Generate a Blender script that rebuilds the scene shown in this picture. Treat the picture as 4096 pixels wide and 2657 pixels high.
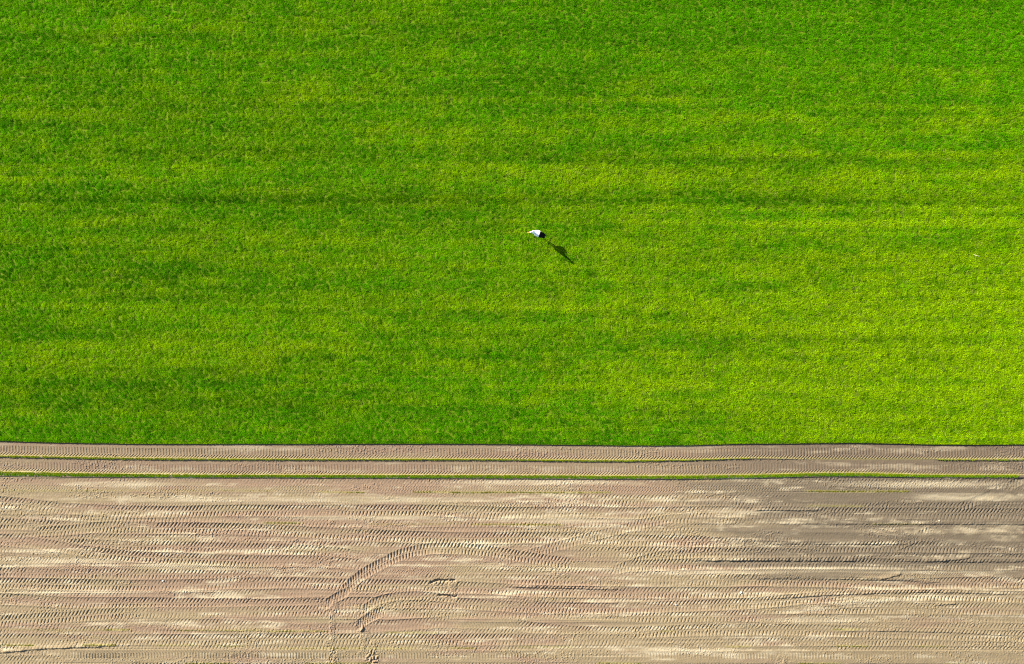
import bpy, bmesh, math, random
import numpy as np
from mathutils import Vector, Matrix

for o in list(bpy.data.objects):
    bpy.data.objects.remove(o)
S = bpy.context.scene
COL = S.collection

# ------------------------------------------------------------------ camera, light, exposure
PPM = 70.0                     # photograph pixels per metre on the ground
CU, CV = 2048.0, 1328.5        # the point straight below the drone
H = 39.01                      # flying height
def W(u, v, z=0.0):            # a point of the ground plan -> metres
    return ((u - CU) / PPM, (CV - v) / PPM, z)

cd = bpy.data.cameras.new('camera'); cam = bpy.data.objects.new('camera', cd); COL.objects.link(cam)
cd.sensor_width = 36.0; cd.lens = 24.0; cd.clip_start = 0.5; cd.clip_end = 3000
cam.location = (0, 0, H); cam.rotation_euler = (0, 0, 0)
S.camera = cam

SUN_EL = math.radians(20.0)
SUN_AZ = (-0.832, 0.555)       # ground direction towards the sun
wd = bpy.data.worlds.new('World'); S.world = wd; wd.use_nodes = True
nt = wd.node_tree
sky = nt.nodes.new('ShaderNodeTexSky'); sky.sky_type = 'NISHITA'; sky.sun_disc = False
sky.sun_elevation = SUN_EL; sky.sun_rotation = math.atan2(SUN_AZ[0], SUN_AZ[1]) % (2 * math.pi)
nt.links.new(sky.outputs[0], nt.nodes['Background'].inputs[0])
nt.nodes['Background'].inputs[1].default_value = 0.05
sl = bpy.data.lights.new('sun', 'SUN'); so = bpy.data.objects.new('sun', sl); COL.objects.link(so)
sl.energy = 5.0; sl.angle = math.radians(0.5); sl.color = (1.0, 0.935, 0.81)
sd = Vector((SUN_AZ[0] * math.cos(SUN_EL), SUN_AZ[1] * math.cos(SUN_EL), math.sin(SUN_EL)))
so.rotation_euler = sd.to_track_quat('Z', 'Y').to_euler(); so.location = (-20, 14, 30)
S.view_settings.view_transform = 'Standard'; S.view_settings.look = 'None'
S.view_settings.gamma = 1.0; S.view_settings.use_curve_mapping = False
S.view_settings.exposure = 2.25
S.cycles.use_denoising = False
S.cycles.filter_width = 1.1
S.cycles.max_bounces = 5; S.cycles.diffuse_bounces = 3; S.cycles.transmission_bounces = 3; S.cycles.glossy_bounces = 1

# ------------------------------------------------------------------ helpers
rng = np.random.default_rng(7)
random.seed(7)
def tag(o, label=None, cat=None, group=None, kind=None):
    if label: o['label'] = label
    if cat: o['category'] = cat
    if group: o['group'] = group
    if kind: o['kind'] = kind
    return o
def link(o, parent=None):
    COL.objects.link(o)
    if parent: o.parent = parent
    return o
def mesh_np(name, co, faces, mat=None, smooth=False):
    """faces: (n,4) or (n,3) int array"""
    me = bpy.data.meshes.new(name)
    k = faces.shape[1]; n = len(faces)
    me.vertices.add(len(co)); me.vertices.foreach_set('co', np.ascontiguousarray(co, dtype=np.float32).ravel())
    me.loops.add(n * k); me.loops.foreach_set('vertex_index', np.ascontiguousarray(faces, dtype=np.int32).ravel())
    me.polygons.add(n); me.polygons.foreach_set('loop_start', np.arange(0, n * k, k, dtype=np.int32))
    me.polygons.foreach_set('loop_total', np.full(n, k, dtype=np.int32))
    me.polygons.foreach_set('use_smooth', np.full(n, smooth, dtype=bool))
    me.update(calc_edges=True)
    if mat: me.materials.append(mat)
    return me
def sstep(a, b, x):
    t = np.clip((x - a) / (b - a), 0, 1); return t * t * (3 - 2 * t)
TAB = np.random.default_rng(99).random((512, 512)).astype(np.float32)
def vnoise(x, y, seed=0):
    x = np.asarray(x, dtype=np.float64) + seed * 37.31; y = np.asarray(y, dtype=np.float64) + seed * 91.77
    xi = np.floor(x).astype(np.int64); yi = np.floor(y).astype(np.int64)
    fx = (x - xi); fy = (y - yi)
    fx = fx * fx * (3 - 2 * fx); fy = fy * fy * (3 - 2 * fy)
    x0 = xi & 511; x1 = (xi + 1) & 511; y0 = yi & 511; y1 = (yi + 1) & 511
    a = TAB[y0, x0]; b = TAB[y0, x1]; c = TAB[y1, x0]; d = TAB[y1, x1]
    return (a + (b - a) * fx) * (1 - fy) + (c + (d - c) * fx) * fy
def fbm(x, y, seed=0, oct=4, gain=0.5):
    s = 0; a = 1.0; t = 0
    for i in range(oct):
        s = s + a * vnoise(x * 2 ** i, y * 2 ** i, seed + i * 5); t += a; a *= gain
    return s / t * 2 - 1       # about -1..1
def curve(pts):
    p = np.array(sorted(pts), dtype=float)
    def f(u):
        u = np.asarray(u, dtype=float)
        # monotone smooth interpolation (cubic Hermite, finite differences)
        x, y = p[:, 0], p[:, 1]
        if len(x) == 1: return np.full_like(u, y[0])
        m = np.gradient(y, x)
        i = np.clip(np.searchsorted(x, u) - 1, 0, len(x) - 2)
        h = x[i + 1] - x[i]; t = np.clip((u - x[i]) / h, 0, 1)
        return ((1 + 2 * t) * (1 - t) ** 2 * y[i] + t * (1 - t) ** 2 * h * m[i]
                + t * t * (3 - 2 * t) * y[i + 1] + t * t * (t - 1) * h * m[i + 1])
    return f

# plan of the cut edge and of the uncut slivers, in photograph pixels
edge = curve([(-400, 1758), (0, 1764), (300, 1771.6), (550, 1775), (1100, 1776), (2000, 1776), (2370, 1780), (2550, 1782),
              (2740, 1781), (2920, 1776), (3130, 1774), (3360, 1772), (3600, 1775), (3740, 1778.5), (4096, 1778), (4500, 1776)])
s1_top = curve([(-400, 1815), (0, 1821), (550, 1831), (1100, 1835), (2000, 1836), (2370, 1840), (2740, 1838), (3000, 1832), (3250, 1836), (3740, 1836.5), (4096, 1835), (4500, 1834)])
s1_bot = curve([(-400, 1822), (0, 1828.5), (550, 1838.6), (1100, 1840.5), (2000, 1841.5), (2370, 1846), (2560, 1845.5), (2740, 1841), (3000, 1835), (3200, 1837), (3700, 1837.2), (3800, 1841), (4096, 1843), (4500, 1842)])
s2_top = curve([(-400, 1880), (0, 1885), (550, 1895), (1100, 1898), (2000, 1899.5), (2740, 1901), (3000, 1898), (3360, 1890), (3740, 1898), (4096, 1899), (4500, 1899)])
s2_bot = curve([(-400, 1900), (0, 1906), (550, 1910), (1100, 1911.6), (2000, 1915), (2740, 1916.5), (3000, 1913), (3360, 1907), (3740, 1911), (4096, 1911), (4500, 1911)])

# ------------------------------------------------------------------ materials
def new_mat(name):
    m = bpy.data.materials.new(name); m.use_nodes = True
    b = m.node_tree.nodes['Principled BSDF']
    return m, m.node_tree.nodes, m.node_tree.links, b
def plain(name, col, rough=0.7, var=0.15, scale=30.0, spec=0.3):
    m, n, l, b = new_mat(name)
    tc = n.new('ShaderNodeTexCoord'); nz = n.new('ShaderNodeTexNoise'); nz.inputs['Scale'].default_value = scale
    nz.inputs['Detail'].default_value = 4
    mx = n.new('ShaderNodeMix'); mx.data_type = 'RGBA'
    mx.inputs['A'].default_value = tuple(c * (1 - var) for c in col) + (1,)
    mx.inputs['B'].default_value = tuple(min(1, c * (1 + var)) for c in col) + (1,)
    l.new(tc.outputs['Object'], nz.inputs['Vector']); l.new(nz.outputs['Fac'], mx.inputs['Factor'])
    l.new(mx.outputs['Result'], b.inputs['Base Color'])
    b.inputs['Roughness'].default_value = rough; b.inputs['Specular IOR Level'].default_value = spec
    return m

def soil_material():
    m, n, l, b = new_mat('bare_soil')
    at = n.new('ShaderNodeAttribute'); at.attribute_name = 'soil'
    ge = n.new('ShaderNodeNewGeometry')
    nz = n.new('ShaderNodeTexNoise'); nz.inputs['Scale'].default_value = 38; nz.inputs['Detail'].default_value = 4; nz.inputs['Roughness'].default_value = 0.65
    l.new(ge.outputs['Position'], nz.inputs['Vector'])
    mr = n.new('ShaderNodeMapRange'); mr.inputs['From Min'].default_value = 0.25; mr.inputs['From Max'].default_value = 0.75
    mr.inputs['To Min'].default_value = 0.82; mr.inputs['To Max'].default_value = 1.16
    l.new(nz.outputs['Fac'], mr.inputs['Value'])
    vm = n.new('ShaderNodeVectorMath'); vm.operation = 'SCALE'
    l.new(at.outputs['Color'], vm.inputs[0]); l.new(mr.outputs['Result'], vm.inputs['Scale'])
    l.new(vm.outputs['Vector'], b.inputs['Base Color'])
    b.inputs['Roughness'].default_value = 1.0; b.inputs['Specular IOR Level'].default_value = 0.05
    return m
M_SOIL = soil_material()

def ground_material():
    m, n, l, b = new_mat('open_ground')
    ge = n.new('ShaderNodeNewGeometry'); sp = n.new('ShaderNodeSeparateXYZ'); l.new(ge.outputs['Position'], sp.inputs[0])
    nz = n.new('ShaderNodeTexNoise'); nz.inputs['Scale'].default_value = 1.5; nz.inputs['Detail'].default_value = 8
    l.new(ge.outputs['Position'], nz.inputs['Vector'])
    def mix(a, c):
        x = n.new('ShaderNodeMix'); x.data_type = 'RGBA'; x.inputs['A'].default_value = a; x.inputs['B'].default_value = c
        l.new(nz.outputs['Fac'], x.inputs['Factor']); return x
    g = mix((.05, .11, .004, 1), (.08, .15, .006, 1)); e = mix((.26, .19, .12, 1), (.36, .27, .17, 1))
    st = n.new('ShaderNodeMath'); st.operation = 'GREATER_THAN'; st.inputs[1].default_value = (CV - 1790) / PPM
    l.new(sp.outputs['Y'], st.inputs[0])
    fx = n.new('ShaderNodeMix'); fx.data_type = 'RGBA'; l.new(st.outputs[0], fx.inputs['Factor'])
    l.new(e.outputs['Result'], fx.inputs['A']); l.new(g.outputs['Result'], fx.inputs['B'])
    l.new(fx.outputs['Result'], b.inputs['Base Color']); b.inputs['Roughness'].default_value = 1; b.inputs['Specular IOR Level'].default_value = 0.05
    return m

def grass_material():
    m, n, l, b = new_mat('grass_blades')
    n.remove(b)
    at = n.new('ShaderNodeAttribute'); at.attribute_type = 'INSTANCER'; at.attribute_name = 'tint'
    bl = n.new('ShaderNodeAttribute'); bl.attribute_name = 'blade'
    vm = n.new('ShaderNodeVectorMath'); vm.operation = 'MULTIPLY'
    l.new(at.outputs['Color'], vm.inputs[0]); l.new(bl.outputs['Color'], vm.inputs[1])
    df = n.new('ShaderNodeBsdfDiffuse'); tr = n.new('ShaderNodeBsdfTranslucent')
    l.new(vm.outputs['Vector'], df.inputs['Color']); l.new(vm.outputs['Vector'], tr.inputs['Color'])
    mx = n.new('ShaderNodeMixShader'); mx.inputs[0].default_value = 0.42
    l.new(df.outputs[0], mx.inputs[1]); l.new(tr.outputs[0], mx.inputs[2])
    l.new(mx.outputs[0], n['Material Output'].inputs['Surface'])
    return m
M_GRASS = grass_material()
M_TURF = plain('turf_thatch', (.085, .13, .006), 1.0, 0.5, 9.0, 0.05)

# ------------------------------------------------------------------ ground far around
gm = mesh_np('ground', np.array([(-900, -900, -.12), (900, -900, -.12), (900, 900, -.12), (-900, 900, -.12)]), np.array([[0, 1, 2, 3]]), ground_material())
tag(link(bpy.data.objects.new('ground', gm)), 'flat farmland running on beyond the turf and the bare strip', kind='structure')

# ------------------------------------------------------------------ bare soil: one relief sheet pressed by tyres
U0, U1, V0, V1, ST = -330.0, 4426.0, 1740.0, 2900.0, 1.27
us = np.arange(U0, U1, ST); vs = np.arange(V0, V1, ST)
NU, NV = len(us), len(vs)
UU, VV = np.meshgrid(us, vs)
Z = (0.012 * fbm(UU / 500, VV / 60, 3, 4) + 0.006 * fbm(UU / 60, VV / 12, 8, 3)).astype(np.float32)

def lug(ph, duty=0.5, steep=0.12):
    """imprint profile 0..1 over a phase: sharp left wall, sloping right wall"""
    f = ph - np.floor(ph)
    return sstep(0, steep, f) * (1 - sstep(duty * 0.55, duty, f))
def stamp(pts, width=44, kind='L', rut=0.035, dep=0.014, pitch=14.2, slant=0.5, fade=(60, 60), soft=0.0, seed=None, rows=None, berm=0.35):
    pts = sorted(pts)
    ua, ub = pts[0][0], pts[-1][0]
    f = curve(pts)
    i0, i1 = max(0, int((ua - U0) / ST)), min(NU, int((ub - U0) / ST) + 1)
    if i1 - i0 < 4: return
    u = us[i0:i1]; c = f(u)
    sd_ = random.random() * 200 if seed is None else seed
    c = c + 3.0 * fbm(u / 260, 0 * u, sd_, 2)
    dv = np.gradient(c, u); cs = 1 / np.sqrt(1 + dv * dv)
    s = np.concatenate([[0], np.cumsum(np.hypot(np.diff(u), np.diff(c)))])
    j0 = max(0, int((c.min() - width * 1.3 - V0) / ST)); j1 = min(NV, int((c.max() + width * 1.3 - V0) / ST) + 1)
    if j1 <= j0: return
    T = (VV[j0:j1, i0:i1] - c[None, :]) * cs[None, :]
    SS = s[None, :] + T * dv[None, :] * cs[None, :]
    UUs = UU[j0:j1, i0:i1]; VVs = VV[j0:j1, i0:i1]
    p = T / width
    edge_n = 0.05 * (vnoise(SS / 9, T / 9, sd_ + 3) - .5)
    mask = (1 - sstep(0.46, 0.54, np.abs(p) + edge_n))
    fd = sstep(ua, ua + fade[0], UUs) * (1 - sstep(ub - fade[1], ub, UUs))
    mask = mask * fd
    amp = np.clip(0.75 + 0.8 * fbm(SS / 240, T / 40, sd_ + 9, 3), 0.40, 1.25) * (1 - soft)
    wob = 0.13 * fbm(SS / 25, T / 25, sd_ + 17, 2)
    rut = rut * .62; dep = dep * 1.12
    rutz = -rut * (1 - np.clip(np.abs(2 * p), 0, 1) ** 3.6)
    rb = berm * rut * np.exp(-((np.abs(p) - 0.53) / 0.08) ** 2) * fd
    ph0 = random.random()
    if kind == 'L':      # both halves slant the same way, smooth belt between
        up = lug((SS + T * slant + 0.006 * T * np.abs(T)) / pitch + ph0 + wob, 0.70)
        lo = lug((SS + T * slant * 0.9 - 0.004 * T * np.abs(T)) / pitch + ph0 + 0.35 + wob, 0.58)
        g = np.where(p < 0, up, lo)
        kk = np.floor((SS + T * slant) / pitch + ph0).astype(np.int64) * 2 + (p > 0)
        g = g * (0.6 + .8 * TAB[(kk // 512) & 511, kk & 511])
        belt = np.exp(-(np.abs(p) / 0.075) ** 4)
        ridge = np.exp(-((np.abs(p) - 0.085) / 0.018) ** 2)
        z = -dep * g * (1 - belt) - 0.5 * dep * belt + 0.35 * dep * ridge
        z = z + 0.25 * dep * belt * lug((SS - T * slant) / pitch + ph0 + .5, 0.3)
    elif kind == 'V':    # chevrons
        g = np.where(p < 0, lug((SS - T * 0.8) / pitch + ph0 + wob, 0.5), lug((SS + T * 0.8) / pitch + ph0 + wob, 0.5))
        z = -dep * g
    elif kind == 'Z':    # fine herringbone in four rows
        q = np.floor((p + 0.5) * 4); sg = np.where(q % 2 == 0, 1.0, -0.8)
        tt = ((p + 0.5) * 4 - q - 0.5) * width / 4
        g = lug((SS + sg * tt * 1.0 + q * 2.0) / pitch + ph0 + wob, 0.5)
        z = -dep * g
    amp_z = z * amp
    new = 0.3 * Z[j0:j1, i0:i1] * 0.4 + rutz + amp_z
    Z[j0:j1, i0:i1] = Z[j0:j1, i0:i1] * (1 - mask) + new * mask + rb * (1 - mask)

# a field full of older passes
order = list(np.arange(1985, 2900, 27.0)); random.shuffle(order)
for v in order:
    a, b2, c2 = (random.uniform(-14, 14) for _ in range(3))
    k = random.choice(['L', 'L', 'L', 'L', 'V', 'L', 'Z'])
    stamp([(-330, v + a), (900, v + b2), (2100, v + c2), (3200, v + random.uniform(-14, 14)), (4430, v + a)],
          width=random.choice([40, 44, 46, 34]), kind=k, rut=random.uniform(.012, .035), dep=random.uniform(.008, .015),
          pitch={'L': 14.2, 'V': 13, 'Z': 10}[k], fade=(1, 1), soft=random.uniform(0, .35))
for k in range(46):     # shorter passes drifting across
    ua = random.uniform(-400, 3600); ln = random.uniform(500, 1500); v = random.uniform(2005, 2860); d = random.uniform(-40, 40)
    stamp([(ua, v), (ua + ln * .5, v + d * .35), (ua + ln, v + d)], width=random.choice([40, 44]), rut=random.uniform(.015, .035),
          dep=random.uniform(.009, .015), fade=(160, 160), soft=random.uniform(0, .3))
# the passes that can be read in the photograph
LT = lambda pts, **k: stamp(pts, **k)
LT([(-330, 1932), (0, 1930), (1100, 1935), (2100, 1934), (3100, 1932), (4430, 1934)], width=34, rut=.012, dep=.009, soft=.35, fade=(1, 1))
LT([(-330, 1950), (0, 1952), (1100, 1958), (2100, 1957), (2600, 1959), (3100, 1953), (4430, 1956)], width=30, kind='Z', rut=.006, dep=.009, pitch=11, fade=(1, 1))
LT([(-330, 1985), (1100, 1990), (2100, 1992), (3100, 1990), (4430, 1990)], width=40, rut=.010, dep=.008, soft=.45, fade=(1, 1))
LT([(200, 2013), (1000, 2017), (2000, 2022), (2600, 2022), (3050, 2018)], width=26, kind='V', rut=.006, dep=.011, pitch=12, fade=(120, 160))
LT([(2150, 1990), (2500, 1998), (2900, 2000), (3200, 2003)], width=40, rut=.015, dep=.013)
LT([(-330, 1992), (0, 2010), (120, 2018), (240, 2032), (420, 2042), (1000, 2043), (1650, 2041), (2100, 2052), (2240, 2056)], rut=.04, dep=.017)
LT([(1980, 2052), (2250, 2050), (2500, 2052), (2800, 2050), (3400, 2052), (4430, 2058)], rut=.042, dep=.016)
LT([(-330, 2085), (0, 2094), (400, 2111), (1000, 2117), (1400, 2137), (1800, 2152), (2300, 2154), (2500, 2162), (2800, 2166), (3000, 2182), (3700, 2186), (4430, 2192)], rut=.04, dep=.017)
LT([(100, 2130), (260, 2122), (420, 2108), (640, 2104)], rut=.035, dep=.016, width=40)
LT([(2900, 2100), (3200, 2104), (3700, 2108), (4430, 2112)], width=48, rut=.045, dep=.008, soft=.45)
LT([(250, 2176), (700, 2188), (1100, 2198), (1300, 2208), (1480, 2228)], rut=.038, dep=.017)
LT([(-330, 2130), (0, 2158), (185, 2180), (323, 2202), (555, 2226), (925, 2242), (1323, 2250), (1480, 2262)], rut=.042, dep=.017)
LT([(-330, 2290), (500, 2296), (1100, 2304), (1420, 2310)], width=38, rut=.025, dep=.014)
LT([(-330, 2334), (0, 2336), (700, 2340), (1200, 2330), (1400, 2338), (1720, 2344), (2100, 2362), (2400, 2370), (2800, 2372), (3100, 2366)], rut=.045, dep=.017)
LT([(-330, 2386), (0, 2396), (200, 2408), (700, 2414), (1100, 2417), (1500, 2410), (1900, 2418), (2100, 2430), (2400, 2432), (2800, 2422), (3000, 2412), (3320, 2388), (3700, 2380), (4100, 2390), (4430, 2396)], rut=.044, dep=.017)
LT([(-330, 2496), (0, 2486), (200, 2472), (420, 2456), (900, 2448), (1300, 2444)], rut=.03, dep=.015)
LT([(2050, 2500), (2200, 2518), (3000, 2516), (3600, 2532), (4430, 2560)], rut=.034, dep=.015)
LT([(-330, 2554), (600, 2560), (1100, 2558), (2000, 2556), (2600, 2560)], rut=.030, dep=.015)
LT([(2430, 2290), (2520, 2262), (2600, 2236), (2740, 2216), (2970, 2212), (3300, 2214)], rut=.03, dep=.015, width=40)
LT([(2480, 2266), (2700, 2258), (3100, 2254), (3500, 2256), (4430, 2262)], rut=.05, dep=.015)
LT([(2900, 2320), (3300, 2326), (3600, 2336), (3900, 2330), (4430, 2332)], rut=.045, dep=.014)
LT([(1900, 2270), (2040, 2236), (2185, 2196), (2370, 2146), (2508, 2110), (2624, 2084), (2760, 2070), (2860, 2064)], width=38, rut=.026, dep=.018, fade=(200, 260), berm=.1)
LT([(1360, 2378), (1400, 2340), (1439, 2306), (1531, 2251), (1600, 2219), (1693, 2199), (1832, 2195), (1970, 2206), (2139, 2234), (2323, 2258), (2420, 2268)], width=44, rut=.048, dep=.023, pitch=13.5, slant=0.25, fade=(10, 260), berm=.1)
LT([(3830, 2030), (3900, 2006), (3970, 1975), (4050, 1938), (4100, 1912)], width=34, rut=.03, dep=.024, fade=(40, 10), pitch=16)
LT([(3560, 2196), (3620, 2172), (3690, 2136), (3740, 2112)], width=34, rut=.025, dep=.022, fade=(40, 40), pitch=16)
LT([(1450, 2440), (1500, 2408), (1560, 2390), (1640, 2383), (1830, 2396)], width=34, rut=.05, dep=.02, fade=(10, 20))
LT([(1290, 2428), (1345, 2392), (1400, 2362)], width=36, rut=.045, dep=.022, fade=(10, 20))
LT([(1425, 2508), (1490, 2464), (1540, 2442)], width=38, rut=.045, dep=.026, pitch=12, fade=(6, 6))

# ribbed passes of the turf harvester: plain belt, straight ribs, slanted ends
def ribbed(ftop, fbot, ua, ub, flip=False, a1=1.0, seed=0.0, fadef=None):
    j0 = max(0, int((1740 if not flip else 2580 - 0 - V0) / ST)) if False else 0
    top = ftop(us); bot = fbot(us)
    j0 = max(0, int((top.min() - 4 - V0) / ST)); j1 = min(NV, int((bot.max() + 4 - V0) / ST))
    i0, i1 = max(0, int((ua - U0) / ST)), min(NU, int((ub - U0) / ST))
    u = UU[j0:j1, i0:i1]; v = VV[j0:j1, i0:i1]
    q = (v - top[None, i0:i1]) / (bot - top)[None, i0:i1]
    if flip: q = 1 - q
    t = q * 62.0
    inside = sstep(0, 0.02, q) * (1 - sstep(0.98, 1.0, q))
    wob = 0.10 * fbm(u / 30, v / 30, 41 + seed, 2)
    sgn = -1 if flip else 1
    ribs = lug(u / 6.05 + wob, 0.62, 0.2) * sstep(19, 22, t) * (1 - sstep(45, 48, t))
    diag = lug((u + (t - 47) * 1.05) / 12.1 + wob, 0.6, 0.2) * sstep(45, 48, t) * (1 - sstep(61, 63, t))
    soft = 0.35 * lug((u - t * 1.0) / 12.1, 0.6, 0.3) * (1 - sstep(17, 21, t))
    amp = np.clip(0.85 + 0.7 * fbm(u / 300, v / 40, 51 + seed, 3), .2, 1.3) * a1
    if fadef is not None: amp = amp * fadef(u)
    z = -0.004 - (0.014 * ribs + 0.018 * diag + 0.008 * soft) * amp + 0.003 * fbm(u / 14, v / 14, 61 + seed, 3)
    z = z + 0.012 * sstep(40, 64, t)
    m_ = inside if fadef is None else inside * np.clip(fadef(u) * 1.6, 0, 1)
    Z[j0:j1, i0:i1] = Z[j0:j1, i0:i1] * (1 - m_) + z * m_
ribbed(lambda u: edge(u) - 1, lambda u: s1_top(u) + 1, -330, 4426)
ribbed(lambda u: s1_bot(u) - 1, lambda u: s2_top(u) + 1, -330, 4426, a1=0.8, seed=7)
bt = curve([(-330, 2590), (300, 2598), (1000, 2599), (2100, 2600), (3000, 2601), (4430, 2604)])
bb = curve([(-330, 2652), (300, 2652), (1000, 2653), (2100, 2653), (3000, 2654), (4430, 2655)])
ribbed(bt, bb, 60, 4200, flip=True, a1=1.15, seed=13, fadef=lambda u: np.clip(
    sstep(120, 420, u) * (1 - 0.75 * sstep(1900, 2350, u)) + 0.5 * sstep(2500, 2650, u) * (1 - sstep(3050, 3120, u)) + 0.55 * sstep(3130, 3200, u) * (1 - sstep(3700, 3950, u)), 0, 1))

# turned-up patches and small ridges
def rough(u0, v0, ru, rv, amp, sc=5.0, seed=0):
    w = np.s_[max(0, int((v0 - 1.5 * rv - V0) / ST)):max(0, int((v0 + 1.5 * rv - V0) / ST)), max(0, int((u0 - 1.5 * ru - U0) / ST)):max(0, int((u0 + 1.5 * ru - U0) / ST))]
    uu, vv = UU[w], VV[w]
    d = np.sqrt(((uu - u0) / ru) ** 2 + ((vv - v0) / rv) ** 2)
    m_ = 1 - sstep(0.6, 1.1, d + 0.35 * (vnoise(uu / 12, vv / 12, seed) - .5))
    Z[w] = Z[w] * (1 - 0.7 * m_) + m_ * amp * fbm(uu / sc, vv / sc, seed + 4, 3)
def ridge(pts, wd_, amp, seed=1):
    f = curve(pts); ua, ub = min(p[0] for p in pts), max(p[0] for p in pts)
    i0, i1 = max(0, int((ua - U0) / ST)), min(NU, int((ub - U0) / ST))
    u = us[i0:i1]; c = f(u) + 1.5 * fbm(u / 12, 0 * u, seed, 2)
    env = sstep(ua, ua + .15 * (ub - ua), u) * (1 - sstep(ub - .15 * (ub - ua), ub, u)) * (0.8 + .5 * fbm(u / 20, 0 * u, seed + 2, 2))
    j0 = max(0, int((c.min() - 5 * wd_ - V0) / ST)); j1 = min(NV, int((c.max() + 5 * wd_ - V0) / ST))
    T = VV[j0:j1, i0:i1] - c[None]
    prof = np.where(T < 0, np.exp(-(T / (2.2 * wd_)) ** 2), np.exp(-(T / (0.5 * wd_)) ** 2))
    Z[j0:j1, i0:i1] += (amp * env[None] * prof).astype(np.float32)
for (a, b2, c2, d, e, f_) in [(1334, 2632, 24, 46, .045, 4.5), (1490, 2632, 34, 44, .07, 6), (1500, 2575, 22, 18, .03, 4.5), (1470, 2540, 20, 18, .025, 4.5), (1328, 2500, 14, 90, .020, 4.2), (1452, 2560, 15, 60, .022, 4.2), (1340, 2420, 16, 24, .02, 4.2), (1310, 2575, 18, 14, .03, 4), (1325, 2088, 18, 10, .03, 4),
                              (1180, 2162, 14, 8, .03, 4), (1812, 2345, 18, 26, .015, 4), (3640, 2306, 90, 14, .022, 4),
                              (3700, 2325, 60, 10, .02, 4), (3130, 2640, 24, 26, .025, 4.5), (4010, 1950, 60, 26, .02, 5), (2240, 2300, 40, 12, .02, 4),
                              (3280, 2420, 120, 8, .025, 4), (3500, 2400, 160, 12, .02, 4), (1450, 2530, 30, 18, .022, 4), (2700, 2100, 60, 12, .014, 4), (3600, 2140, 90, 20, .012, 4),
                              (3940, 2010, 50, 20, .012, 4)]:
    rough(a, b2, c2, d, e, f_, seed=a % 97)
def trench(pts, wd_, amp, seed=1):
    f = curve(pts); ua, ub = min(p[0] for p in pts), max(p[0] for p in pts)
    i0, i1 = int((ua - U0) / ST), int((ub - U0) / ST)
    u = us[i0:i1]; c = f(u) + 2.5 * fbm(u / 7, 0 * u, seed, 2)
    env = sstep(-.55, -.1, fbm(u / 12, 0 * u, seed + 2, 2)) * sstep(ua, ua + 8, u) * (1 - sstep(ub - 8, ub, u))
    j0, j1 = int((c.min() - 15 - V0) / ST), int((c.max() + 15 - V0) / ST)
    Z[j0:j1, i0:i1] -= (amp * env[None] * np.exp(-((VV[j0:j1, i0:i1] - c[None]) / wd_) ** 4)).astype(np.float32)
trench([(1718, 2336), (1735, 2326), (1780, 2323), (1825, 2322)], 5.0, .11, 3)
trench([(1752, 2383), (1790, 2383), (1815, 2390), (1832, 2381)], 4.0, .09, 5)
ridge([(1440, 2528), (1446, 2520), (1454, 2510)], 5, .08, 6)
for pts, a in [([(-330, 2640), (0, 2610), (140, 2597), (320, 2588), (500, 2583)], .055), ([(2000, 2346), (2250, 2352), (2520, 2360)], .045), ([(3000, 2094), (3400, 2096), (3700, 2096), (4430, 2100)], .03),
               ([(2720, 2243), (3000, 2241), (3300, 2243), (3500, 2244)], .06), ([(3500, 2244), (3720, 2246), (4430, 2246)], .035), ([(3690, 2246), (3800, 2240), (3900, 2228)], .045),
               ([(2980, 2313), (3300, 2315), (3540, 2320), (3750, 2325)], .035), ([(3510, 2319), (3560, 2308), (3610, 2296)], .04), ([(2990, 2402), (3320, 2380), (3700, 2369), (4110, 2379)], .04),
               ([(3000, 2040), (3300, 2042)], .04), ([(3300, 2527), (3500, 2524), (3800, 2530), (4120, 2547)], .03), ([(2980, 2175), (3400, 2176), (3700, 2175)], .025), ([(600, 2518), (1050, 2526), (1320, 2529)], .012),
               ([(3740, 2421), (3830, 2415)], .03), ([(2500, 2416), (2300, 2410), (2060, 2400)], .02)]:
    ridge(pts, 5, a * 1.15, len(pts) + a * 50)
def blur(a, ry, rx):
    for ax, r in ((0, ry), (1, rx)):
        c = np.cumsum(np.concatenate([np.repeat(np.take(a, [0], ax), r + 1, ax), a, np.repeat(np.take(a, [-1], ax), r, ax)], ax), ax, dtype=np.float64)
        n_ = a.shape[ax]
        a = (np.take(c, range(2 * r + 1, 2 * r + 1 + n_), ax) - np.take(c, range(0, n_), ax)) / (2 * r + 1)
    return a
ZB = blur(Z, 4, 8)
nb_ = fbm(UU / 120, VV / 16, 77, 3)
for (a, b2, c2, d, k) in [(3250, 1998, 420, 20, .85), (3850, 1985, 380, 26, .8), (3050, 2128, 260, 24, .8), (3500, 2150, 420, 26, .75), (3950, 2150, 300, 40, .75), (3250, 2302, 240, 14, .8), (4050, 2300, 160, 14, .8),
                          (1500, 1995, 520, 20, .6), (500, 1995, 420, 18, .7), (2200, 2082, 330, 16, .5), (3500, 2080, 500, 20, .5), (2950, 2600, 500, 16, .5), (3700, 2620, 500, 24, .5), (3700, 2480, 500, 30, .3), (1450, 2072, 420, 12, .6)]:
    i0, i1, j0, j1 = [max(0, int(q / ST)) for q in (a - 1.4 * c2 - U0, a + 1.4 * c2 - U0, b2 - 1.4 * d - V0, b2 + 1.4 * d - V0)]
    w = k * (1 - sstep(.55, 1.15, np.sqrt(((UU[j0:j1, i0:i1] - a) / c2) ** 2 + ((VV[j0:j1, i0:i1] - b2) / d) ** 2) + .5 * nb_[j0:j1, i0:i1]))
    Z[j0:j1, i0:i1] = Z[j0:j1, i0:i1] * (1 - w) + ZB[j0:j1, i0:i1] * w
Z += (0.0045 * fbm(UU / 4.0, VV / 4.0, 71, 3)).astype(np.float32)
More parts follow.
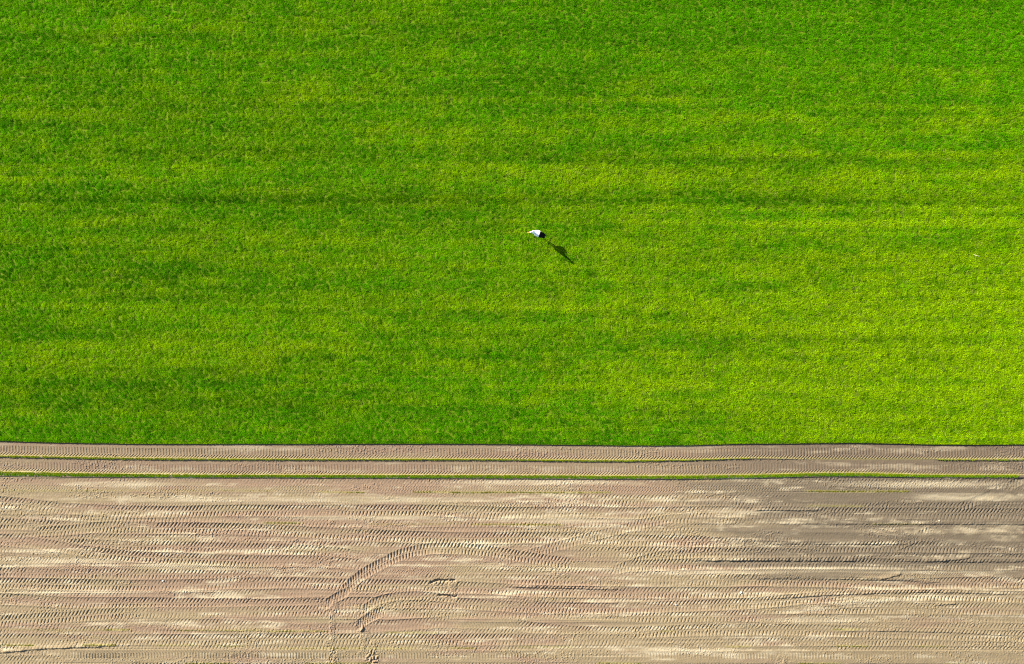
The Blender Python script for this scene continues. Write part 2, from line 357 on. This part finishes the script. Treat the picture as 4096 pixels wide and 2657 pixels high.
Z += (0.014 * sstep(.62, .82, vnoise(UU / 4.5, VV / 3.8, 131)) * sstep(.1, .6, fbm(UU / 160, VV / 30, 135, 3) + .25)).astype(np.float32)   # crumbs
# turf thickness left under the uncut slivers; keep the sheet below the sod
m1 = sstep(-1.5, 1.0, VV - s1_top(us)[None]) * (1 - sstep(-1.0, 1.0, VV - s1_bot(us)[None])) * sstep(1.0, 3.0, s1_bot(us) - s1_top(us))[None]
m2 = sstep(-1.5, 1.0, VV - s2_top(us)[None]) * (1 - sstep(-1.0, 1.0, VV - s2_bot(us)[None]))
Z = Z * (1 - np.maximum(m1, m2)) + 0.042 * np.maximum(m1, m2)
under = 1 - sstep(0, 3, VV - edge(us)[None])
Z = Z * (1 - under) - 0.03 * under

# soil colour: dust, pinkish subsoil and damp grey patches, drawn out along the work direction
n1 = .6 * fbm(UU / 420, VV / 26, 21, 4) + .55 * fbm(UU / 700, VV / 13, 22, 3); n2 = fbm(UU / 300 + 9, VV / 34, 25, 4); n3 = fbm(UU / 90, VV / 14, 28, 4)
pink = np.array([.368, .256, .172]); sand = np.array([.385, .298, .180]); pale = np.array([.60, .500, .335]); grey = np.array([.240, .190, .130])
def patch(u0, v0, ru, rv): return 1 - sstep(0.5, 1.15, np.sqrt(((UU - u0) / ru) ** 2 + ((VV - v0) / rv) ** 2) + 0.5 * n3)
wp = sstep(-.25, .45, n2 + 0.25 * n3 + 0.5 * np.exp(-((UU - 1300) / 1300) ** 2) - 0.3 - 0.35 * sstep(2400, 2600, VV) + .12)
wl = .95 * sstep(0.02, .62, .8 * n1 + 0.55 * n3 + .25 * fbm(UU / 30, VV / 10, 29, 2))
wg = sstep(0.0, .6, -n1 * .6 + 1.15 * sstep(2300, 3500, UU) * (1 - sstep(2180, 2420, VV)) + .2 * n3 - .22)
for p_ in [(3700, 1938, 360, 16), (3850, 1988, 300, 18), (450, 1937, 250, 14), (900, 2000, 420, 12), (1500, 2000, 500, 14), (1450, 2072, 420, 10), (2300, 2082, 300, 14), (2150, 1930, 420, 14),
           (2800, 2290, 420, 10), (2300, 2278, 250, 10), (300, 2245, 260, 14), (3300, 2275, 400, 8), (3600, 2288, 500, 6), (3990, 2140, 70, 26), (700, 2262, 200, 12), (300, 2370, 300, 12), (3300, 2480, 260, 14)]:
    wl = np.maximum(wl, patch(*p_) * np.clip(.72 + .8 * n3, .2, 1))
for p_ in [(3400, 2000, 260, 16), (3850, 2020, 260, 14), (3300, 2150, 260, 18), (3900, 2150, 240, 26), (3250, 2302, 240, 12), (4040, 2300, 140, 12), (2850, 2010, 180, 12), (3500, 1990, 200, 20)]:
    wg = np.maximum(wg, 0.85 * patch(*p_)); wl = wl * (1 - 0.8 * patch(*p_))
for p_ in [(4012, 2126, 90, 44), (3868, 2118, 70, 26), (3620, 2124, 200, 20), (3780, 1938, 320, 13), (3920, 1988, 240, 14), (2400, 2085, 260, 10), (600, 1996, 500, 10), (1400, 1998, 420, 12)]:
    q_ = patch(*p_) * np.clip(.42 + .9 * n3 + .5 * fbm(UU / 22, VV / 14, 37, 3), 0, .8); wl = np.maximum(wl, q_); wg = wg * (1 - .8 * q_)
C = sand[None, None] * (1 - wp[..., None]) + pink[None, None] * wp[..., None]
C = C * (1 - wg[..., None]) + grey[None, None] * wg[..., None]
C = C * (1 - wl[..., None]) + pale[None, None] * wl[..., None]
C = C * (1 + 0.10 * fbm(UU / 25, VV / 8, 33, 3))[..., None]
C = C * 0.465 * (1 - .10 * sstep(2600, 3600, UU))[..., None]
str12 = (VV < s2_top(us)[None])
C = np.where(str12[..., None], C * 0.55 + 0.45 * np.array([.30, .215, .15]) * (0.42 - .08 * sstep(2300, 3600, UU))[..., None], C)
# stubble stains beside the slivers and thin dead-grass threads
THREADS = [(1963, 0, 1100, .35), (1968, 1270, 1460, .9), (1971, 1650, 2450, .9), (1964, 3220, 3640, 1.0), (2093, 1060, 1210, .9), (2096, 1470, 1860, .35), (2098, 1880, 2260, .8),
           (2024, 3230, 3460, .5), (2520, 0, 420, .35), (2520, 415, 520, 1.0), (2523, 690, 1060, .6), (2527, 1060, 1310, .8), (2531, 1540, 1760, .6), (2527, 2640, 2700, .6), (2520, 3330, 3440, .8),
           (2583, 0, 140, .9), (2580, 330, 465, 1.0), (2580, 620, 790, .6), (2585, 850, 970, .6), (2594, 1120, 1660, .6), (2594, 1790, 1910, .7), (2590, 2070, 2300, .5), (2587, 2900, 3010, .6),
           (2587, 3340, 3480, .7), (2588, 3660, 3780, .5), (2654, 740, 940, .9), (2655, 1220, 1490, .8), (2655, 2390, 2560, .8), (2655, 3190, 3370, .9), (2655, 3770, 3880, .5), (2095, 3480, 3680, .4)]
straw = np.array([.20, .18, .045])
for (v, a, b2, k) in THREADS:
    q = np.s_[max(0, int((v - 25 - V0) / ST)):int((v + 25 - V0) / ST), max(0, int((a - 40 - U0) / ST)):int((b2 + 40 - U0) / ST)]
    uu, vv = UU[q], VV[q]
    w = np.exp(-((vv - v - 4 * fbm(uu / 300, 0 * uu, v, 2)) / 4.0) ** 2) * sstep(a - 20, a + 30, uu) * (1 - sstep(b2 - 30, b2 + 20, uu)) * k * .6
    C[q] = C[q] * (1 - w[..., None]) + straw * w[..., None]
for fb, sg in ((s1_top, -1), (s2_top, -1)):
    w = .35 * np.exp(-((VV - fb(us)[None] + 1.5) / 4.5) ** 2)
    C = C * (1 - w[..., None]) + straw * w[..., None]

co = np.empty((NV * NU, 3), dtype=np.float32)
co[:, 0] = ((UU - CU) / PPM).ravel(); co[:, 1] = ((CV - VV) / PPM).ravel(); co[:, 2] = Z.ravel()
idx = np.arange(NV * NU, dtype=np.int32).reshape(NV, NU)
fc = np.stack([idx[1:, :-1], idx[1:, 1:], idx[:-1, 1:], idx[:-1, :-1]], -1).reshape(-1, 4)
me = mesh_np('bare_soil', co, fc, M_SOIL, smooth=True)
ca = me.attributes.new('soil', 'FLOAT_COLOR', 'POINT')
ca.data.foreach_set('color', np.concatenate([np.clip(C, 0.02, .8), np.ones((NV, NU, 1))], -1).astype(np.float32).ravel())
soil = link(bpy.data.objects.new('bare_soil', me))
tag(soil, 'bare sandy soil below the turf, pressed by rows of tyre tracks', kind='structure')
def soil_z(u, v):
    i = np.clip(((np.asarray(u) - U0) / ST).astype(int), 0, NU - 1); j = np.clip(((np.asarray(v) - V0) / ST).astype(int), 0, NV - 1)
    return Z[j, i]

# ------------------------------------------------------------------ sod under the grass
ue = np.arange(-2400, 6500, 12.0); ve = edge(ue) + 1.2 * fbm(ue / 40, 0 * ue, 5, 3)
n_ = len(ue)
top = np.stack([(ue - CU) / PPM, (CV - ve) / PPM, np.full(n_, .055)], 1)
bot = top.copy(); bot[:, 2] = -.1
far = top.copy(); far[:, 1] = 60.0
k_ = np.arange(n_ - 1)
fs = np.concatenate([np.stack([k_, k_ + 1, 2 * n_ + k_ + 1, 2 * n_ + k_], 1), np.stack([n_ + k_, n_ + k_ + 1, k_ + 1, k_], 1)])
sod = link(bpy.data.objects.new('sod', mesh_np('sod', np.concatenate([top, bot, far]), fs, M_TURF)))
tag(sod, 'sod layer under the green turf, cut straight along the bare soil', kind='structure')

# ------------------------------------------------------------------ grass
def make_tuft(name, r, nb, h0, h1, w0, w1, seed, lean=1.0):
    g = np.random.default_rng(seed)
    rad = r * np.sqrt(g.random(nb)); an = g.random(nb) * 2 * np.pi
    bx, by = rad * np.cos(an), rad * np.sin(an)
    hh = h0 + (h1 - h0) * g.random(nb); ww = w0 + (w1 - w0) * g.random(nb)
    az = g.random(nb) * 2 * np.pi; ln = hh * (0.25 + lean * g.random(nb))
    tw = az + np.pi / 2 + g.normal(0, .5, nb)
    dx, dy = np.cos(az), np.sin(az); wx, wy = np.cos(tw) * ww / 2, np.sin(tw) * ww / 2
    mx, my, mz = bx + dx * ln * .35, by + dy * ln * .35, hh * .62
    tx, ty, tz = bx + dx * ln, by + dy * ln, hh * (1 - .12 * g.random(nb))
    z0 = np.full(nb, -.004)
    V_ = np.stack([np.stack([bx - wx, by - wy, z0], 1), np.stack([bx + wx, by + wy, z0], 1),
                   np.stack([mx + wx, my + wy, mz], 1), np.stack([mx - wx, my - wy, mz], 1),
                   np.stack([tx + wx * .45, ty + wy * .45, tz], 1), np.stack([tx - wx * .45, ty - wy * .45, tz], 1)], 1).reshape(-1, 3)
    b = np.arange(nb) * 6
    F = np.concatenate([np.stack([b, b + 1, b + 2, b + 3], 1), np.stack([b + 3, b + 2, b + 4, b + 5], 1)])
    me = mesh_np(name, V_, F, M_GRASS)
    var = np.clip(1 + .22 * g.normal(0, 1, nb), .5, 1.6)[:, None] * np.ones((1, 3))
    dry = g.random(nb) < .06
    var[dry] *= np.array([1.9, 1.2, 2.0])
    cc = np.repeat(np.concatenate([var, np.ones((nb, 1))], 1), 6, 0)
    a = me.attributes.new('blade', 'FLOAT_COLOR', 'POINT'); a.data.foreach_set('color', cc.astype(np.float32).ravel())
    return bpy.data.objects.new(name, me)
tufts = bpy.data.collections.new('grass_tufts')
for i in range(8): tufts.objects.link(make_tuft('grass_tuft', .115, 85, .028, .055, .006, .010, 100 + i))
tufts_s = bpy.data.collections.new('stubble_tufts')
for i in range(5): tufts_s.objects.link(make_tuft('stubble_tuft', .045, 26, .018, .042, .005, .008, 200 + i))

def scatter_group(coll):
    ng = bpy.data.node_groups.new('grass_scatter', 'GeometryNodeTree')
    ng.interface.new_socket('Geometry', in_out='INPUT', socket_type='NodeSocketGeometry')
    ng.interface.new_socket('Geometry', in_out='OUTPUT', socket_type='NodeSocketGeometry')
    n, l = ng.nodes, ng.links
    gi = n.new('NodeGroupInput'); go = n.new('NodeGroupOutput')
    ip = n.new('GeometryNodeInstanceOnPoints'); ci = n.new('GeometryNodeCollectionInfo')
    ci.inputs['Collection'].default_value = coll; ci.inputs['Separate Children'].default_value = True; ci.inputs['Reset Children'].default_value = True
    def na(nm, ty):
        x = n.new('GeometryNodeInputNamedAttribute'); x.data_type = ty; x.inputs['Name'].default_value = nm; return x.outputs['Attribute']
    ip.inputs['Pick Instance'].default_value = True
    l.new(gi.outputs[0], ip.inputs['Points']); l.new(ci.outputs[0], ip.inputs['Instance'])
    l.new(na('which', 'INT'), ip.inputs['Instance Index']); l.new(na('rot', 'FLOAT_VECTOR'), ip.inputs['Rotation']); l.new(na('size', 'FLOAT_VECTOR'), ip.inputs['Scale'])
    l.new(ip.outputs[0], go.inputs[0])
    return ng
NG, NGS = scatter_group(tufts), scatter_group(tufts_s)
def scatter(name, u, v, z, size, tint, ng, nvar, tilt=.12):
    n = len(u); me = bpy.data.meshes.new(name); me.vertices.add(n)
    me.vertices.foreach_set('co', np.stack([(u - CU) / PPM, (CV - v) / PPM, z], 1).astype(np.float32).ravel())
    a = me.attributes.new('which', 'INT', 'POINT'); a.data.foreach_set('value', rng.integers(0, nvar, n).astype(np.int32))
    a = me.attributes.new('rot', 'FLOAT_VECTOR', 'POINT')
    a.data.foreach_set('vector', np.stack([rng.normal(0, tilt, n), rng.normal(0, tilt, n), rng.random(n) * 6.283], 1).astype(np.float32).ravel())
    a = me.attributes.new('size', 'FLOAT_VECTOR', 'POINT'); a.data.foreach_set('vector', size.astype(np.float32).ravel())
    a = me.attributes.new('tint', 'FLOAT_VECTOR', 'POINT'); a.data.foreach_set('vector', tint.astype(np.float32).ravel())
    o = link(bpy.data.objects.new(name, me))
    md = o.modifiers.new('scatter', 'NODES'); md.node_group = ng
    return o

# (row, from, to, strength, spread) of darker rows (wheelings) and paler rows in the turf
DARK = [(146, -300, 900, .5, 10), (310, 1900, 2500, .5, 26), (410, -300, 1100, .25, 20), (605, 380, 1300, .75, 10), (612, -300, 400, .3, 12), (640, 2080, 3500, .7, 11), (655, 3400, 4400, .3, 14),
        (800, -300, 4400, .75, 13), (802, 640, 1760, .45, 14), (802, 2950, 3500, .35, 16), (1000, -300, 1500, .2, 14), (1030, 2600, 3800, .3, 14), (1110, -300, 800, .5, 16),
        (1188, 380, 1080, .65, 10), (1188, 1440, 2250, .55, 11), (1205, 3300, 4400, .3, 9), (1335, -300, 800, .4, 20), (1340, 1400, 2650, .5, 14), (1345, 2700, 3900, .35, 12), (1500, 2500, 3700, .3, 12), (1480, -300, 1300, .25, 24),
        (1626, -300, 1900, .7, 13), (1565, 600, 1700, .35, 20), (1700, -300, 900, .3, 14), (1560, -300, 700, .5, 20), (330, -300, 600, .4, 20), (1655, 2100, 3300, .2, 10)]
PALE = [(895, 2900, 4400, .7, 9), (1178, 3300, 4400, .6, 9), (1380, -300, 1500, .4, 20), (700, 2000, 4400, .35, 24), (1228, 0, 2400, .25, 18), (560, -300, 2000, .2, 24), (480, 2700, 4400, .25, 40), (1450, 2100, 4400, .25, 30), (955, -300, 2000, .2, 24),
        (1100, 2100, 3600, .2, 20), (1290, 2700, 4400, .3, 30), (520, 1200, 2400, .2, 14)]
def turf_tint(u, v):
    big = fbm(u / 1100, v / 75, 301, 3); mid = .38 * fbm(u / 260, v / 34, 305, 4) + .75 * fbm(u / 1900, v / 15, 306, 3); fine = fbm(u / 24, v / 20, 309, 3); pix = rng.normal(0, 1, len(u))
    d = 0.22 * big + 0.46 * mid + 0.66 * fine + 0.10 * pix - .45 * sstep(.30, .62, fbm(u / 30, v / 16, 333, 2))
    for (r, a, b, k, s) in DARK:
        rr = r + 7 * fbm(u / 350, 0 * u, r, 2)
        d = d - .62 * k * np.exp(-((v - rr) / (s * 1.8)) ** 2) * sstep(a - 80, a + 120, u) * (1 - sstep(b - 120, b + 80, u)) * (1 + .4 * fine)
    ye = 0.45 * fbm(u / 700, v / 60, 311, 3) + 0.55 * mid + 0.75 * fbm(u / 75, v / 34, 315, 3)
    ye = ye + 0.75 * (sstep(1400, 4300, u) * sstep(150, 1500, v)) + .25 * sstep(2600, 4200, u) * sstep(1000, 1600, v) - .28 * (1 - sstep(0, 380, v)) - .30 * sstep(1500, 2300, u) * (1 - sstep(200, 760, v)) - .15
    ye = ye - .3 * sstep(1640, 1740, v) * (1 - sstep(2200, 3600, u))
    for (r, a, b, k, s) in PALE:
        w = k * np.exp(-((v - r - 7 * fbm(u / 350, 0 * u, r, 2)) / (s * 1.2)) ** 2) * sstep(a - 80, a + 200, u) * (1 - sstep(b - 200, b + 80, u))
        ye = ye + 1.0 * w; d = d + .25 * w
    d = np.clip(d, -1.1, 1.0); y = sstep(-.75, .85, ye)
    g0 = np.array([.078, .288, .0004]); g1 = np.array([.226, .388, .0008])
    c = g0 * (1 - y[:, None]) + g1 * y[:, None]
    st_ = np.where(d > 0, 1 + .42 * d, 1 + .52 * d)
    c = c * st_[:, None]
    c[:, 0] *= np.clip(1 + .30 * np.minimum(d, 0), .6, 1)
    sparse = (rng.random(len(u)) < .02) & (y > .5)
    c[sparse] = c[sparse] * .5 + np.array([.16, .17, .05]) * .5
    return c, d
sp = .150 * PPM
gu, gv = np.meshgrid(np.arange(-420, 4520, sp), np.arange(-420, 1790, sp))
gu = gu.ravel() + rng.uniform(-.55, .55, gu.size) * sp; gv = gv.ravel() + rng.uniform(-.55, .55, gv.size) * sp
k_ = gv < edge(gu) - 11.5
gu, gv = gu[k_], gv[k_]
bu = np.arange(-420, 4520, 2.6); bu = np.concatenate([bu, bu + 1.3])
bv = edge(bu) - np.concatenate([rng.uniform(3.0, 7.5, len(bu) // 2), rng.uniform(6, 13, len(bu) - len(bu) // 2)])
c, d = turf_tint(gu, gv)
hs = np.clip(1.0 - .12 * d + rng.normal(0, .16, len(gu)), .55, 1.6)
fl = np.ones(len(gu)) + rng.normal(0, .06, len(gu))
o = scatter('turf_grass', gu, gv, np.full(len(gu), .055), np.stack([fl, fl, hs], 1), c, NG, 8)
tag(o, 'wide field of bright green turf grass with faint mowing rows', 'grass', kind='stuff')
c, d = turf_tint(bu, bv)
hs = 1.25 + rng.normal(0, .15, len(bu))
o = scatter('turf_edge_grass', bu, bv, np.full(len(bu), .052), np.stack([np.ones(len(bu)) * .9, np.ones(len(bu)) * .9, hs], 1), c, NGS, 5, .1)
tag(o, 'ragged fringe of grass hanging over the cut edge of the turf', 'grass', kind='stuff')

def sliver(name, ft, fb, ua, ub, dens, green, label, gaps=()):
    n = int((ub - ua) * dens); u = rng.uniform(ua, ub, n); t = rng.random(n)
    wd_ = fb(u) - ft(u)
    k = (wd_ > 2.2) & (rng.random(n) < 1 - .65 * sstep(2600, 2900, u) * (ft is s1_top))
    for (a, b) in gaps: k &= ~((u > a) & (u < b) & (rng.random(n) < .96))
    u, t, wd_ = u[k], t[k], wd_[k]
    v = ft(u) + .06 * wd_ + t * wd_ * .70
    d = .5 * fbm(u / 60, v / 10, 401, 3) + .3 * fbm(u / 14, v / 6, 403, 2)
    g0 = np.array([.078, .225, .004]); g1 = np.array([.235, .27, .010])
    y = np.clip(1 - green + .35 * d + (.55 - t) * .9, 0, 1)
    c = (g0 * (1 - y[:, None]) + g1 * y[:, None]) * (1 + .3 * d)[:, None]
    sz = np.stack([np.ones(len(u)) * .8, np.ones(len(u)) * .8, .9 + .35 * d], 1)
    o = scatter(name, u, v, np.full(len(u), .040), sz, c, NGS, 5, .12)
    return tag(o, label, 'grass strip', kind='stuff')
sliver('thin_grass_strip', s1_top, s1_bot, -320, 4420, .9, .22, 'thin yellowish grass strip left between the two ribbed soil bands', gaps=((3010, 3690),))
sliver('broad_grass_strip', s2_top, s2_bot, -320, 4070, 2.0, .62, 'broader green grass strip left along the lower ribbed soil band')
# thin threads of grass remaining between the passes
tu, tv, tk = [], [], []
for (v, a, b, k) in THREADS:
    n = int((b - a) * .4 * k * k)
    u = rng.uniform(a, b, n); tu.append(u); tv.append(v + 4 * fbm(u / 300, 0 * u, v, 2) + rng.normal(0, 1.0, n)); tk.append(np.full(n, k))
tu, tv, tk = map(np.concatenate, (tu, tv, tk))
kk = fbm(tu / 45, tv / 9, 431, 3) > -.15; tu, tv, tk = tu[kk], tv[kk], tk[kk]
yy = rng.random(len(tu))[:, None]
c = (np.array([.13, .165, .010]) * (1 - yy) + np.array([.21, .185, .03]) * yy)
sz = np.stack([.5 + .25 * tk, .5 + .25 * tk, .35 + .3 * tk], 1)
o = scatter('grass_threads', tu, tv, soil_z(tu, tv) - .002, sz, c, NGS, 5, .15)
tag(o, 'sparse yellowish grass threads left between tyre tracks in the soil', 'grass', kind='stuff')

# ------------------------------------------------------------------ stones and the straw
M_STONE = plain('pale_stone', (.55, .52, .46), .8, .12, 40)
def stone(u, v, r, seed, label):
    g = random.Random(seed); bm = bmesh.new(); bmesh.ops.create_icosphere(bm, subdivisions=3, radius=1)
    for q in bm.verts:
        p = q.co
        k = 1 + .22 * math.sin(3.1 * p.x + seed) * math.cos(2.7 * p.y - seed) + .10 * math.sin(6 * p.z + 5 * p.x + seed)
        q.co = Vector((p.x * r * 1.25 * k, p.y * r * k, p.z * r * .7 * k))
    me = bpy.data.meshes.new('stone'); bm.to_mesh(me); bm.free(); me.materials.append(M_STONE)
    me.polygons.foreach_set('use_smooth', [True] * len(me.polygons))
    o = link(bpy.data.objects.new('white_stone', me)); o.location = W(u, v, float(soil_z(u, v)) + r * .38); o.rotation_euler = (0, .1, g.random() * 6)
    return tag(o, label, 'stone', 'white stones lying on the tracked soil')
stone(2965, 2371, .046, 1, 'largest white stone on the tracked soil, far lower right')
stone(2704, 2420, .04, 2, 'white stone on a dark tyre track right of the centre, below the largest stone')
stone(3757, 2083, .030, 3, 'small white stone near the right edge, under the grey damp soil')
stone(652, 2325, .036, 4, 'small white stone among slanted tread prints at the left')

M_STRAW = plain('dry_straw', (.50, .47, .30), .8, .12, 30)
def tube(name, pts, rad, mat, parent=None, seg=8):
    bm = bmesh.new(); rings = []
    pts = [Vector(p) for p in pts]
    for i, p in enumerate(pts):
        d = (pts[min(i + 1, len(pts) - 1)] - pts[max(i - 1, 0)]).normalized()
        a = d.cross(Vector((0, 0, 1)) if abs(d.z) < .9 else Vector((0, 1, 0))).normalized(); b = d.cross(a)
        rings.append([bm.verts.new(p + a * rad[i] * math.cos(k * 2 * math.pi / seg) + b * rad[i] * math.sin(k * 2 * math.pi / seg)) for k in range(seg)])
    for r0, r1 in zip(rings, rings[1:]):
        for k in range(seg): bm.faces.new((r0[k], r0[(k + 1) % seg], r1[(k + 1) % seg], r1[k]))
    bm.faces.new(rings[0][::-1]); bm.faces.new(rings[-1])
    bmesh.ops.recalc_face_normals(bm, faces=bm.faces)
    me = bpy.data.meshes.new(name); bm.to_mesh(me); bm.free(); me.materials.append(mat)
    me.polygons.foreach_set('use_smooth', [True] * len(me.polygons))
    return link(bpy.data.objects.new(name, me), parent)
def straw_pts(a):
    return [W(u, v, z) for (u, v, z) in a]
t = tube('dry_stalk', straw_pts([(3891, 1019, .08), (3896, 1022, .105), (3901, 1024, .11), (3907, 1025.5, .108), (3912, 1027, .095), (3916, 1027, .075)]), [.006, .010, .014, .016, .014, .006], M_STRAW)
tag(t, 'pale dry stalk lying on the bright turf near the right edge', 'stalk')

# ------------------------------------------------------------------ the stork
M_WHITE = plain('white_plumage', (.87, .87, .85), .75, .06, 25)
M_BLACK = plain('black_plumage', (.004, .004, .004), .8, .3, 30, .1)
M_RED = plain('orange_red_horn', (.62, .20, .035), .45, .12, 25)
M_DARK = plain('dark_eye', (.01, .008, .008), .2, .1, 30)
HX = Vector((-.945, .327, 0))                     # the way it walks
yaw = math.atan2(HX.y, HX.x)
ox, oy, _ = W(CU + (2150.5 - CU) * .985, CV + (935 - CV) * .985)
def skin_mesh(name, verts, edges, radii, root, sub=2):
    me = bpy.data.meshes.new(name); me.from_pydata(verts, edges, [])
    ob = bpy.data.objects.new(name, me); COL.objects.link(ob)
    sk = ob.modifiers.new('skin', 'SKIN'); sk.use_smooth_shade = True
    for i, r in enumerate(radii): me.skin_vertices[0].data[i].radius = r if isinstance(r, tuple) else (r, r)
    me.skin_vertices[0].data[root].use_root = True
    sb = ob.modifiers.new('sub', 'SUBSURF'); sb.levels = sub; sb.render_levels = sub
    dg = bpy.context.evaluated_depsgraph_get()
    out = bpy.data.meshes.new_from_object(ob.evaluated_get(dg))
    bpy.data.objects.remove(ob); out.name = name
    return out
# local frame: +x forward, +y left, z up, origin on the ground under the body
pts = [(-.22, 0, .50), (-.10, 0, .515), (.02, 0, .525), (.14, 0, .555), (.225, .01, .62), (.27, .03, .72), (.285, .055, .83), (.29, .08, .93), (.315, .10, 1.01), (.36, .115, 1.035),
       (.41, .132, 1.01), (.467, .152, .955), (.53, .174, .895)]
rad = [(.04, .03), (.085, .085), (.12, .115), (.115, .11), (.10, .09), (.078, .072), (.060, .056), (.045, .044), (.043, .043), (.050, .048), (.020, .024), (.013, .016), (.004, .005)]
edg = [(i, i + 1) for i in range(12)]
def leg(y, hip, kn, an, toes):
    b = len(pts)
    pts.extend([(hip[0], y, .44), (kn[0], y, kn[1]), (an[0], y, an[1] + .02)]); rad.extend([(.030, .030), (.0105, .0105), (.0085, .0085)])
    edg.extend([(1 if hip[0] < -.03 else 2, b), (b, b + 1), (b + 1, b + 2)])
    for (dx, dy) in toes:
        q = len(pts); pts.append((an[0] + dx, y + dy, an[1] + .002)); rad.append((.006, .005)); edg.append((b + 2, q))
fan = [(.085, .0), (.07, .042), (.07, -.042), (-.04, .0)]
leg(-.055, (.0,), (.17, .25), (.33, .035), fan)      # right leg, stepping forward
leg(.055, (-.05,), (-.085, .245), (-.02, .035), fan)       # left leg, carrying
bme = skin_mesh('white_stork', pts, edg, rad, 2, 2)
for m in (M_WHITE, M_RED, M_DARK): bme.materials.append(m)
for p in bme.polygons:
    c = p.center; p.use_smooth = True
    if c.x > .395 and c.z > .6: p.material_index = 1
    elif c.z < .36: p.material_index = 1
stork = link(bpy.data.objects.new('white_stork', bme)); stork.location = (ox, oy, .045); stork.rotation_euler = (0, 0, yaw); stork.scale = (1.06, 1.10, 1.06)
tag(stork, 'white stork with black wing tips and orange bill walking on the turf', 'stork')

def loft(name, secs, mats, parent, pick):
    """secs: list of rings (lists of points)"""
    bm = bmesh.new(); R = [[bm.verts.new(p) for p in s] for s in secs]; n = len(R[0])
    for i, (a, b) in enumerate(zip(R, R[1:])):
        for k in range(n): bm.faces.new((a[k], a[(k + 1) % n], b[(k + 1) % n], b[k])).material_index = pick(i, k)
    bm.faces.new(R[0][::-1]).material_index = pick(0, 0); bm.faces.new(R[-1]).material_index = pick(len(R) - 2, 0)
    bmesh.ops.recalc_face_normals(bm, faces=bm.faces)
    me = bpy.data.meshes.new(name); bm.to_mesh(me); bm.free()
    for m in mats: me.materials.append(m)
    me.polygons.foreach_set('use_smooth', [True] * len(me.polygons))
    return link(bpy.data.objects.new(name, me), parent)
for sgn in (1, -1):
    secs = []
    for (x, yc, zc, ry, rz) in [(.20, .085, .575, .012, .03), (.17, .100, .58, .034, .07), (.08, .110, .575, .045, .10), (.0, .118, .565, .050, .105), (-.06, .115, .555, .052, .10), (-.075, .114, .552, .053, .098),
                                (-.16, .104, .54, .054, .08), (-.26, .088, .515, .05, .06), (-.36, .07, .49, .044, .04), (-.42, .058, .47, .03, .02)]:
        ring = []
        for k in range(12):
            a = 2 * math.pi * k / 12
            ring.append((x + .02 * math.sin(a) - .02 * math.cos(a), sgn * (yc + ry * math.cos(a) - .028 * max(0, math.sin(a))), zc + rz * math.sin(a)))
        secs.append(ring)
    loft('folded_wing', secs, [M_WHITE, M_BLACK], stork, lambda i, k: 1 if (i >= 4 or (i >= 2 and k in (7, 8, 9, 10))) else 0)
# long scapulars covering the back, tertials hiding the tail
secs = []
for (x, w_, zc, hz) in [(.20, .06, .645, .02), (.12, .13, .665, .026), (-.02, .160, .665, .028), (-.10, .155, .65, .026), (-.115, .154, .646, .026), (-.2, .14, .615, .024), (-.3, .115, .57, .02), (-.415, .08, .52, .012)]:
    secs.append([(x, w_ * math.cos(2 * math.pi * k / 12), zc + hz * math.sin(2 * math.pi * k / 12) - .10 * (w_ * math.cos(2 * math.pi * k / 12)) ** 2 / .1) for k in range(12)])
loft('back_feathers', secs, [M_WHITE, M_BLACK], stork, lambda i, k: 1 if i >= 3 else 0)
secs = []
for (x, w_, zc, hz) in [(-.15, .05, .50, .03), (-.25, .06, .475, .022), (-.34, .065, .455, .014), (-.385, .05, .445, .006)]:
    secs.append([(x, w_ * math.cos(2 * math.pi * k / 10), zc + hz * math.sin(2 * math.pi * k / 10)) for k in range(10)])
loft('tail', secs, [M_WHITE], stork, lambda i, k: 0)
for sgn in (1, -1):
    bm = bmesh.new(); bmesh.ops.create_uvsphere(bm, u_segments=12, v_segments=8, radius=.009)
    me = bpy.data.meshes.new('eye'); bm.to_mesh(me); bm.free(); me.materials.append(M_DARK)
    e = link(bpy.data.objects.new('eye', me), stork); e.location = (.375 - sgn * .012, .121 + sgn * .034, 1.04)
